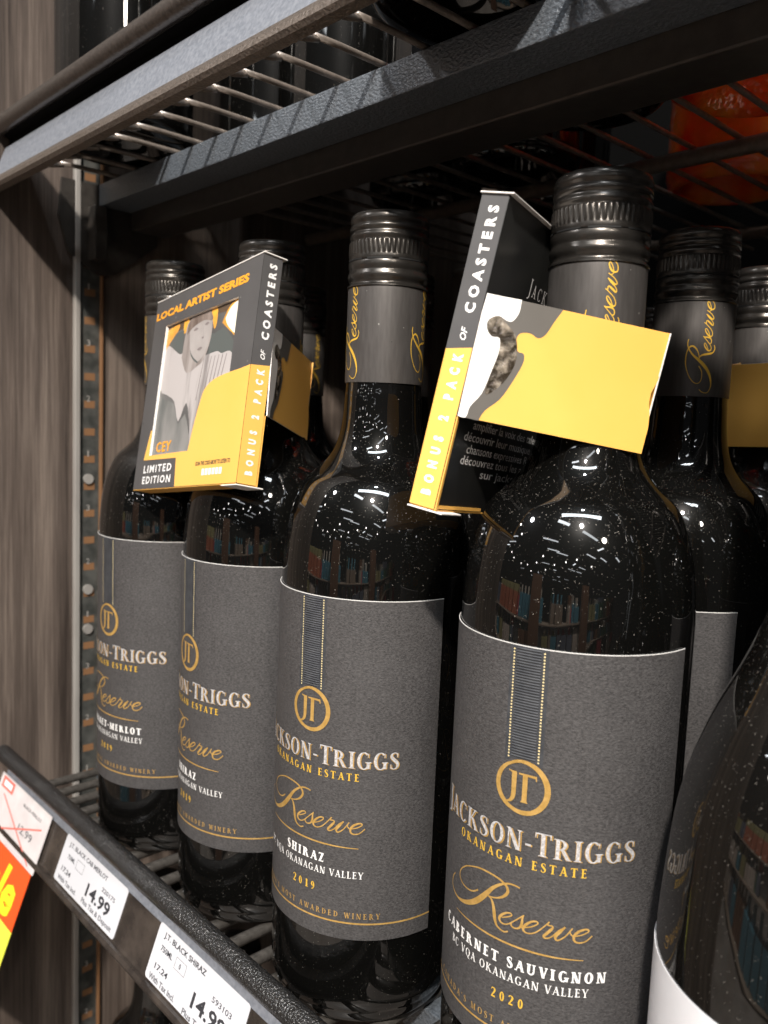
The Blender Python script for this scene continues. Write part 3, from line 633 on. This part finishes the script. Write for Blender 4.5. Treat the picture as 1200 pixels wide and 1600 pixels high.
ROT2 = ((0.2426, 0.9611, 0.1323), (-0.9654, 0.2257, 0.131), (0.096, -0.1595, 0.9825))
pk1 = coaster_pack((-.2200, -.0440, .1870), ROT1, 'coaster box with portrait window and yellow corner, between the two left bottles')
pk2 = coaster_pack((-.0507, .0449, .1903), ROT2, 'coaster box showing spine and black back, its wide yellow collar on the large bottle', False)
rz = Matrix.Rotation(radians(213), 3, 'Z'); R2 = Matrix(ROT2)
off = rz @ (Vector((-.0507, .0449, .1903)) - Vector((0, 0, 0)))
pk3 = coaster_pack((-.004 + off.x, .152 + off.y, off.z + .002), rz @ R2, 'coaster box with yellow collar at the right edge, on a third-row bottle', False)

# the printed coaster behind the window (generic portrait in grey tones)
co = empty('coaster', (-.2200, -.0440, .1870)); co.rotation_mode = 'QUATERNION'; co.rotation_quaternion = Matrix(ROT1).to_quaternion()
tag(co, 'square coaster printed with a grey portrait, inside the window of the left coaster box', 'coaster')
CO = ((0, .00125, 0), (1, 0, 0), (0, 0, 1))
pm = lambda n, c, r=.4: mat(n, c, r)
mesh_obj('coaster_board', bevbox(.0100, .0890, .00125, .00165, .0120, .0810, .0001), varied('portrait_backdrop', (.075, .072, .07), (.16, .155, .15), 25, rough=.45), co)
def pr(name, polys, m, off): mesh_obj(name, on_plane([fill(ccw(p)) for p in polys], *CO, off=off), m, co)
skin = varied('portrait_pale_skin', (.30, .27, .255), (.38, .345, .33), 60, rough=.45); cloth = varied('portrait_pleated_blouse', (.16, .145, .14), (.42, .385, .375), 130, (1, 1, .14), rough=.5, lo=.30, hi=.46)
hair = varied('portrait_pale_hair', (.20, .17, .155), (.36, .32, .30), 150, (1, 1, .12), rough=.5); dk = pm('portrait_dark_tone', (.09, .10, .095))
brown = varied('portrait_fringe', (.10, .07, .055), (.24, .19, .165), 150, (1, 1, .15), rough=.5); orange = varied('portrait_orange_tone', (.40, .17, .05), (.85, .42, .05), 70, rough=.45)
def sm(P, n=4): return smoothpoly(P + [P[0]], n)[:-1]
pr('top_shade', [[(13.9, 78), (13.9, 73), (30, 74), (60, 75), (83.4, 73), (83.4, 78)]], pm('portrait_umber', (.10, .065, .04)), .00003)
for P_ in ([(14, 76), (14, 66), (18, 69), (25, 73.5), (26, 77)], [(31, 77), (31.5, 72), (34, 71.5), (36, 74), (36, 77.5)], [(57.5, 78), (60, 72), (62.4, 68), (64, 71), (63, 78)], [(69, 69.6), (78.9, 63.6), (83.3, 62), (83.3, 77), (77, 77), (72, 74)]): pr('orange_patch', [sm(P_, 3)], orange, .00004)
pr('bright_flare', [sm([(71.5, 71), (75, 67), (83.3, 63), (83.3, 76), (76, 75.5)])], pm('portrait_pale_flare', (.86, .80, .66)), .00005)
pr('shoulder_shade', [[(17.5, 68.9), (24, 73), (32, 73), (33, 62), (28, 63.5)]], dk, .00006)
pr('shoulder_shade', [[(59, 67), (63, 66), (70.8, 67.5), (78.9, 62), (83, 58), (83.3, 46), (60, 52)]], dk, .00006)
pr('lower_shade', [sm([(13.9, 45), (20, 42), (31, 39), (38, 29), (44, 33), (50, 24), (52, 16.2), (13.9, 16.2)], 2)], varied('portrait_lower_tone', (.11, .115, .11), (.23, .22, .21), 70, (1, 1, .4), rough=.5), .00006)
pr('blouse', [sm([(14.0, 66), (18, 68), (28, 63), (33, 62), (38, 66), (44, 58), (50.8, 53.8), (55, 57), (61.2, 57.5), (68, 57.5), (72, 56), (79, 55.9), (83.3, 52), (83.3, 46), (66, 40), (54, 18), (50, 27), (44, 38), (38, 30), (31, 40), (22, 44), (14, 48)], 3)], cloth, .00008)
pr('hair', [sm([(33, 60), (34, 70), (36, 76), (44, 77.6), (56, 77.6), (60, 72), (60, 64), (56, 56), (50, 53.5), (40, 52)])], hair, .00010)
pr('face', [sm([(49.8, 55.6), (45, 57.5), (41.6, 61), (39.2, 67), (38.5, 72), (41, 76), (47, 77.4), (54, 76.8), (58.4, 73), (59, 67), (56.6, 60), (53, 56.5)])], skin, .00012)
pr('jaw_line', [stroke([(41, 63, .3), (42, 60.3, .7), (45, 57.2, .8), (49.8, 55.2, .8), (53.5, 56.6, .4)], .6)[0][0:0] or sm([(41, 62.6), (42.4, 59.6), (45.6, 57), (49.8, 55), (49.8, 55.8), (45.6, 58), (42.6, 60.4)])], dk, .00013)
pr('fringe', [sm([(36, 70), (36.5, 75), (42, 77.6), (55, 77.6), (59.6, 74.5), (59, 72.6), (52, 74), (44, 73.2), (38.5, 71.5)])], brown, .00014)
ft = pm('portrait_feature_tone', (.20, .17, .165))
for P_ in ([(42, 71.0), (44.4, 71.9), (46.8, 71.1), (44.4, 70.6)], [(52.6, 71.8), (54.9, 72.6), (57, 71.9), (54.9, 71.2)], [(51.1, 66.1), (52.4, 65.6), (53.4, 66.1), (52.4, 66.6)], [(48, 61.3), (50.6, 62.1), (53.2, 61.5), (50.6, 60.6)]): pr('face_feature', [sm(P_, 3)], ft, .00016)
pr('nose_shade', [[(51.4, 71), (51.9, 71), (53.2, 66.6), (52.8, 66.4)]], pm('portrait_soft_shade', (.30, .27, .26)), .00015)
for k in range(7):
    xx = 56 + k * 3.4; pr('pleat', [[(xx, 56.5 - k * .2), (xx + .5, 56.5 - k * .2), (xx - 2.5, 44 - (6 - k)), (xx - 3.2, 44 - (6 - k))]], ft, .00011)

# ------------------------------------------------------------------ shelving
XL = -.362; XR = .75
side = tag(mesh_obj('side_panel', box(XL - .02, XL, -.35, .50, -1.0, 1.6), M['wood']), 'dark brown wood-grain side wall of the shelving at the left', 'wall panel')
back = mesh_obj('back_wall', box(XL, XR, .42, .44, -1.0, 1.6), M['black']); back['kind'] = 'structure'
# slotted upright let into the side panel
st = empty('shelf_upright', (XL, -.006, -.9)); tag(st, 'slotted steel upright with stamped numbers on the wooden side wall', 'shelf upright')
o0 = Vector((XL, -.006, -.9))
def rel(vf, o=o0): return [tuple(Vector(p) - o) for p in vf[0]], vf[1]
mesh_obj('steel_edge', rel(bevbox(XL - .001, XL + .0035, -.0140, -.0105, -.9, 1.5, .0006)), M['steel'], st)
mesh_obj('slotted_web', rel(box(XL - .001, XL + .0008, -.0105, .0026, -.9, 1.5)), M['slot_web'], st)
mesh_obj('brown_edge', rel(bevbox(XL - .001, XL + .0028, .0026, .0044, -.9, 1.5, .0004)), M['slot'], st)
zs = -.60; k = 0
slot_me = None
while zs < .62:
    if slot_me is None:
        so = mesh_obj('slot', ([(0, -.0040, 0), (0, .0030, 0), (0, .0030, .0045), (0, -.0040, .0045)], [(0, 1, 2, 3)]), M['slot'], st); slot_me = so.data
    else: so = link(bpy.data.objects.new('slot', slot_me), st)
    so.location = (.0009, -.0002 + .0035 - .0005, zs + .9)
    zs += .0172; k += 1
nums = []
zz = .3005; seqn = ['1', '3', '2', '1', '3', '2']; i = 0
zz = .2985
while zz > -.55:
    v, f = font_fit(seqn[i % 6], -1.0 if seqn[i % 6] != '1' else -.5, 1.2 if seqn[i % 6] != '1' else .5, 0, 3.6, .1); nums.append(([(x, y + (zz - .0) * 1000) for x, y in v], f)); zz -= .0344; i += 1
mesh_obj('stamped_number', rel(on_plane(nums, (XL + .00085, -.0045, 0), (0, 1, 0), (0, 0, 1), .0001)), M['steel'], st)
for zc in (.181, .110, .084):
    mesh_obj('screw_head', rel(tube([(XL, -.0045, zc), (XL + .0022, -.0045, zc)], .0032, 14)), M['steel'], st, True, 40)

RAILP_BEAD = [(-.0572 + .0047 * cos(k * pi / 6), .0143 + .0047 * sin(k * pi / 6)) for k in range(12)]
def shelf(z0, label, lower):
    s = empty('wire_shelf', (XL, 0, z0)); tag(s, label, 'shelf', 'black wire shelves across the cabinet')
    o = Vector((XL, 0, z0)); x0, x1 = XL + .001, XR
    q = lambda vf: ([tuple(Vector(p) + Vector((0, 0, z0)) - o) for p in vf[0]], vf[1])
    pr_ = mesh_obj('price_rail', q(extrude_x([(-.0440, .0045), (-.0530, .0035), (-.0533, .0040), (-.0550, 0), (-.0628, -.0216), (-.0640, -.0236), (-.0655, -.0240), (-.0650, -.0250), (-.0620, -.0244), (-.0600, -.0235), (-.0600, -.0212), (-.0520, -.002), (-.0455, -.001)] if lower else
        [(-.0440, .0045), (-.0530, .0035), (-.0533, .0040), (-.0550, 0), (-.0604, -.0150), (-.0585, -.0175), (-.0520, -.002), (-.0455, -.001)], x0, x1, 40)), M['rail_grey'] if not lower else M['tag_backing'], s)
    mesh_obj('rail_groove', q(extrude_x([(-.0490, .0046), (-.0490, .0110), (-.0550, .0140), (-.0550, .0110), (-.0510, .0085), (-.0510, .0060), (-.0529, .0037)], x0, x1, 2)), M['black'] if not lower else M['rail_bead'], s)
    n = 60
    mesh_obj('rail_bead', q(extrude_x(catmull(RAILP_BEAD + [RAILP_BEAD[0]], 3)[:-1], x0, x1, n)), M['textured_black'] if lower else M['rail_bead'], s, True, 60)
    if lower:
        mesh_obj('grey_strip', q(extrude_x([(-.0527, .0048), (-.0537, .0042), (-.0555, -.0004), (-.0552, -.0012), (-.0530, .003)], x0, x1, 2)), M['rail_grey'], s)
        mesh_obj('rail_lip', q(extrude_x([(-.0640, -.0226), (-.0654, -.0226), (-.0664, -.0240), (-.0664, -.0252), (-.0652, -.0256), (-.0642, -.0246)], x0, x1, 2)), M['tag_backing'], s)
    else:
        mesh_obj('rail_lip', q(extrude_x([(-.0602, -.0146), (-.0625, -.0160), (-.0641, -.0185), (-.0646, -.0208), (-.0634, -.0224), (-.0590, -.0226), (-.0560, -.0205), (-.0575, -.0172)], x0, x1, 40)), M['rail_lip'], s)
    # wires
    pts = [(0, -.0490, .0030), (0, -.0480, -.0010), (0, -.0455, -.0045), (0, -.0420, -.0062), (0, -.0370, -.0060), (0, -.030, -.0045), (0, -.020, -.0032), (0, .10, -.0032), (0, .25, -.0032), (0, .40, -.0032)]
    if lower: pts = [(0, -.0440, .0030), (0, -.0430, -.0010), (0, -.041, -.0025), (0, -.035, -.0032), (0, .10, -.0032), (0, .25, -.0032), (0, .40, -.0032)]
    wm = None; x = .024; 
    while x < XR - XL:
        if wm is None:
            w_ = mesh_obj('wire', tube(catmull(pts, 3), .0013 if not lower else .0026, 8), M['wire'] if not lower else M['wire_lower'], s, True); wm = w_.data
        else: w_ = link(bpy.data.objects.new('wire', wm), s)
        w_.location = (x, 0, 0); x += .0232 if not lower else .0155
    for yy, rr in ((.165, .0040), (.33, .0040), (.075, .0017)):
        if lower and rr < .002: continue
        mesh_obj('cross_rod', q(tube([(x0, yy, z0 * 0 - .0032 - .0018 - rr * .8), (x1, yy, -.0032 - .0018 - rr * .8)], rr, 10)), M['wire'] if not lower else M['wire_lower'], s, True)
    # support beam with its bracket on the upright
    zb = -.0052
    bm_ = mesh_obj('front_beam', q(bevbox(x0 + .004, x1, 0.0, .0205, zb - .0130, zb, .0006)), M['beam'], s)
    mesh_obj('beam_flange', q(bevbox(x0 + .004, x1, .0210, .0450, zb - .0240, zb - .0003, .0010)), M['flange'], s)
    if not lower:
        mesh_obj('bracket', q(join(extrude_x([(-.022, zb), (.040, zb), (.040, zb - .030), (.012, zb - .052), (.000, zb - .054), (-.018, zb - .042), (-.024, zb - .022)], x0, x0 + .0022), bevbox(x0, x0 + .012, -.006, .002, zb - .046, zb - .014, .0008))), M['flange'], s)
    return s
LOWER = shelf(0.0, 'lower wire shelf with black edge and price tags, carrying the lettered bottles', True)
UPPER = shelf(.3665, 'upper wire shelf with grey front rail and black beam over the bottles', False)

# price tags and sale tag in the rail
TN = Vector((0, -.9398, .3417)); TD = Vector((0, -.3417, -.9398))
def tag_frame(x): return Vector((x, -.055, 0))
def price_tag(x0, lines, label, soft):
    r = empty('price_tag', tag_frame(x0) + TN * .0004); tag(r, label, 'price tag', 'white price tags in the rail')
    ex, ey = Vector((1, 0, 0)), -TD
    def P(polys, off): return on_plane(polys, (0, 0, 0), ex, ey, off)
    rr = 1.4; cr = [(70 - rr + rr * cos(a), -rr + rr * sin(a)) for a in (0, pi / 4, pi / 2)] + [(rr - rr * sin(a), -rr + rr * cos(a)) for a in (0, pi / 4, pi / 2)] + [(rr - rr * cos(a), -23.4 + rr - rr * sin(a)) for a in (0, pi / 4, pi / 2)] + [(70 - rr + rr * sin(a), -23.4 + rr - rr * cos(a)) for a in (0, pi / 4, pi / 2)]
    c = mesh_obj('tag_card', P([fill(ccw(cr))], 0), M['tag'], r); md = c.modifiers.new('thickness', 'SOLIDIFY'); md.thickness = .0003; md.offset = -1
    L = [font_fit(t, a, b, -y, h, bo + .12) for t, a, b, y, h, bo in lines[0]]
    mesh_obj('tag_print', P(L, .0001), M['ink'], r)
    L = [font_fit(t, a, b, -y, h, bo + .16) for t, a, b, y, h, bo in lines[1]]
    L += [rect(18, -11.4, 26.5, -11.2), rect(18, -6.9, 26.5, -6.7), rect(18, -11.4, 18.2, -6.7), rect(26.3, -11.4, 26.5, -6.7)]
    mesh_obj('fine_print', P(L, .0001), M['ink_soft'], r)
    return r
price_tag(-.2672, ([('14.99', 34.5, 60, 17.6, 6.0, .12), ('17.24', 5.0, 15.8, 17.3, 2.4, .05)], [('J.T. BLACK CAB MERLOT', 5.5, 50, 4.6, 2.2, .08), ('750ML', 7.5, 16, 10.2, 2.1, .05), ('With Tax Incl.', 4.0, 26, 21.8, 2.2, .03), ('220175', 48, 62, 9.9, 2.0, 0), ('Plus Tax & Deposit', 33, 66, 21.6, 2.3, .03)]),
          'white price card reading BLACK CAB MERLOT 14.99 in the rail', 1)
price_tag(-.1657, ([('14.99', 35.5, 60, 18.2, 6.0, .12), ('17.24', 5.0, 15.8, 17.6, 2.4, .05), ('J.T. BLACK SHIRAZ', 5.4, 39.5, 4.4, 2.3, .08), ('750ML', 5.6, 15.4, 9.8, 2.3, .06), ('0', 21.3, 22.6, 10.2, 2.2, .05)], [('With Tax Incl.', 3.0, 24.6, 22.4, 2.4, .05), ('593103', 47.5, 61.5, 10.0, 2.2, .0), ('Plus Tax & Deposit', 31.6, 66, 23.0, 2.4, .05)]),
          'white price card reading BLACK SHIRAZ 14.99 near the bottom edge', 0)
mesh_cover = None
sr = empty('sale_tag', tag_frame(-.358) + TN * .0020); tag(sr, 'red and yellow sale ticket hanging from the left end of the price rail', 'sale sign')
def S(polys, off): return on_plane(polys, (0, 0, 0), (1, 0, 0), -TD, off)
def card(name, x0, x1, t0, t1, m, off=0, th=.0005):
    c = mesh_obj(name, S([rect(x0, -t1, x1, -t0)], off), M[m], sr); md = c.modifiers.new('thickness', 'SOLIDIFY'); md.thickness = th; md.offset = -1; return c
card('ticket', -4, 71.5, -1.0, 31, 'tag_pale'); card('sale_band', -4, 69.8, 31.2, 62, 'orange_red', .0001); card('lower_band', -4, 70, 62.1, 112, 'lime', .00012)
mesh_obj('red_cross', S([stroke([(6.8, -8.6), (63, -29.2)], .9, 1), stroke([(15.8, -26), (65.4, -8.6)], .9, 1)], .0002), M['red'], sr)
mesh_obj('red_box', S([rect(0, -6, 17.6, .2)], .0003), M['red'], sr); mesh_obj('white_box', S([rect(3, -4.6, 15.4, -1.2)], .0004), M['white_paper'], sr)
v, f = font_fit('Sale', 6, 61.5, -58.5, 23, .35, .25)
mesh_obj('sale_lettering', S([(v, f)], .0003), M['bright_yellow'], sr)
mesh_obj('faint_print', S([font_fit('12.99', 38, 58, -19, 4.2, .0), font_fit('BLACK MERLOT', 36, 62, -6, 1.8, 0), font_fit('per bottle', 44, 66, -77, 2.4, 0)], .0002), M['ink_soft'], sr)

# ------------------------------------------------------------------ bottles on the shelf above, seen from below
def plain_bottle(x, y, z, body, lab, col, name='wine_bottle', label_m=None, rot=0, group='dark bottles on the shelf above', emboss=None, cat='wine bottle', m=None):
    r = empty(name, (x, y, z), radians(rot)); tag(r, lab, cat, group)
    g = link(bpy.data.objects.new('glass_body', body), r)
    if m: g.data = body.copy(); g.data.materials[0] = m
    if label_m: mesh_obj('front_label', wrap_sheet(LR, radians(-75), radians(75), .040, .150, 60), label_m, r, True, 40)
    if emboss: mesh_obj('heel_lettering', on_cyl([font_fit(emboss, -12, 12, 8.0, 3.6, .02)], .0366, .0002), M['ink_soft'], r)
    sh('screw_cap', cap_vf, M['cap'], r, True, 40); sh('neck_sleeve', sleeve_vf, M['sleeve'], r, True, 50)
    return r
ZU = .3665
plain_bottle(-.302, -.010, ZU, bord_me, 'dark bottle on the upper shelf hard against the wooden wall', None, label_m=None)
plain_bottle(-.205, .068, ZU, bord_me, 'dark bottle on the upper shelf with raised code 406 D616 near its base', None, emboss='406 D616', rot=50)
plain_bottle(-.122, .066, ZU, bord_me, 'dark bottle on the upper shelf above the Shiraz bottle with the bare neck', None, label_m=M['card_cream'], rot=70)
plain_bottle(-.290, .085, ZU, bord_me, 'shadowed bottle of the second upper row beside the wooden wall', None)
upl = 'dark bottle base above the upper wires towards the right'
for (bx, by, t_) in ((-.055, -.004, 'dark bottle at the front of the upper shelf, its base just above the bare-necked Shiraz'), (.030, -.004, 'dark bottle base at the front of the upper shelf, left of the amber spirit bottle')):
    plain_bottle(bx, by, ZU, bord_me, t_, None)
plain_bottle(-.075, .095, ZU, bord_me, 'dark bottle base above the caps with raised code 3 20201213', None, emboss='3 20201213', rot=45)
for (bx, by) in ((.10, .10), (-.16, .155), (-.245, .17), (-.20, .245)):  # first bottle is out of view, put back to shade the rear row
    plain_bottle(bx, by, ZU, bord_me, upl, None)
for n_, (bx, by) in enumerate(((-.008, .124), (-.082, .258), (.000, .250))):
    plain_bottle(bx, by, ZU, burg_me if n_ == 0 else bord_me, ('bright amber-red spirit bottle seen from below at the top right', 'red bottle glinting behind the amber one', 'dull red bottle behind the amber one to its right')[n_], None, name='spirit_bottle', m=M['amber'], group='red bottles on the upper shelf', cat='spirit bottle')
# bottle on the shelf below, under the price rail
plain_bottle(-.300, .016, -.3665, bord_me, 'bottle neck on the shelf below, seen under the price rail', None, group='bottles on the shelf below', label_m=M['label'])
plain_bottle(-.215, .016, -.3665, bord_me, 'second bottle neck under the price rail, towards the middle', None, group='bottles on the shelf below')

# ------------------------------------------------------------------ the aisle the bottles mirror
fl = mesh_obj('floor', ([(-7, -12, -1.05), (7, -12, -1.05), (7, .5, -1.05), (-7, .5, -1.05)], [(0, 1, 2, 3)]), varied('grey_brown_floor', (.17, .15, .135), (.24, .215, .195), 3, rough=.25)); fl['kind'] = 'structure'
gm = [mat('goods_%d' % i, tuple(min(1, q * 1.5) for q in c), .5) for i, c in enumerate(((.30, .10, .06), (.06, .16, .21), (.22, .20, .10), (.35, .30, .26), (.08, .07, .06), (.13, .07, .045), (.05, .10, .07), (.4, .34, .3), (.10, .11, .14), (.32, .06, .07), (.02, .02, .02), (.18, .14, .11)))]
V, Fc, mi = [], [], []
for row, (y0, zb_, zt) in enumerate(((-2.05, -1.0, -.55), (-2.08, -.53, -.12), (-2.10, -.10, .24))):
    x = -5.0
    while x < 5.0:
        k_ = random.randrange(12); w_ = random.choice((.04, .06, .09, .15, .24)); hh = (zt - zb_) * random.uniform(.80, .99)
        for rep_ in range(random.choice((1, 1, 2, 3, 5))):
            yf = y0 + random.uniform(-.04, .02)
            parts_ = [box(x, x + w_ * .86, y0 - .15, yf, zb_, zb_ + hh * .68)] + ([box(x + w_ * .28, x + w_ * .58, y0 - .12, yf - .03, zb_ + hh * .68, zb_ + hh)] if k_ % 3 else [box(x, x + w_ * .86, y0 - .15, yf, zb_ + hh * .68, zb_ + hh)])
            for (bv, bf), kk in zip(parts_, (k_, (k_ + row) % 12)):
                n = len(V); V += bv; Fc += [tuple(i + n for i in q) for q in bf]; mi += [kk] * 6
            x += w_
        if random.random() < .2: x += random.uniform(.05, .3)
    bv, bf = box(-5, 5, y0 - .16, y0 + .06, zb_ - .02, zb_ - .005); n = len(V); V += bv; Fc += [tuple(i + n for i in q) for q in bf]; mi += [11] * 6
for xx in (-.35, 1.55):
    bv, bf = box(xx, xx + .34, -2.0, -1.9, -1.04, .42); n = len(V); V += bv; Fc += [tuple(i + n for i in q) for q in bf]; mi += [5] * 6
me = bpy.data.meshes.new('store_goods'); me.from_pydata(V, [], Fc)
for m_ in gm: me.materials.append(m_)
for p, k in zip(me.polygons, mi): p.material_index = k
tag(link(bpy.data.objects.new('store_goods', me)), 'far mixed goods on the facing store shelf, mirrored in the glass', 'store goods', kind='stuff')
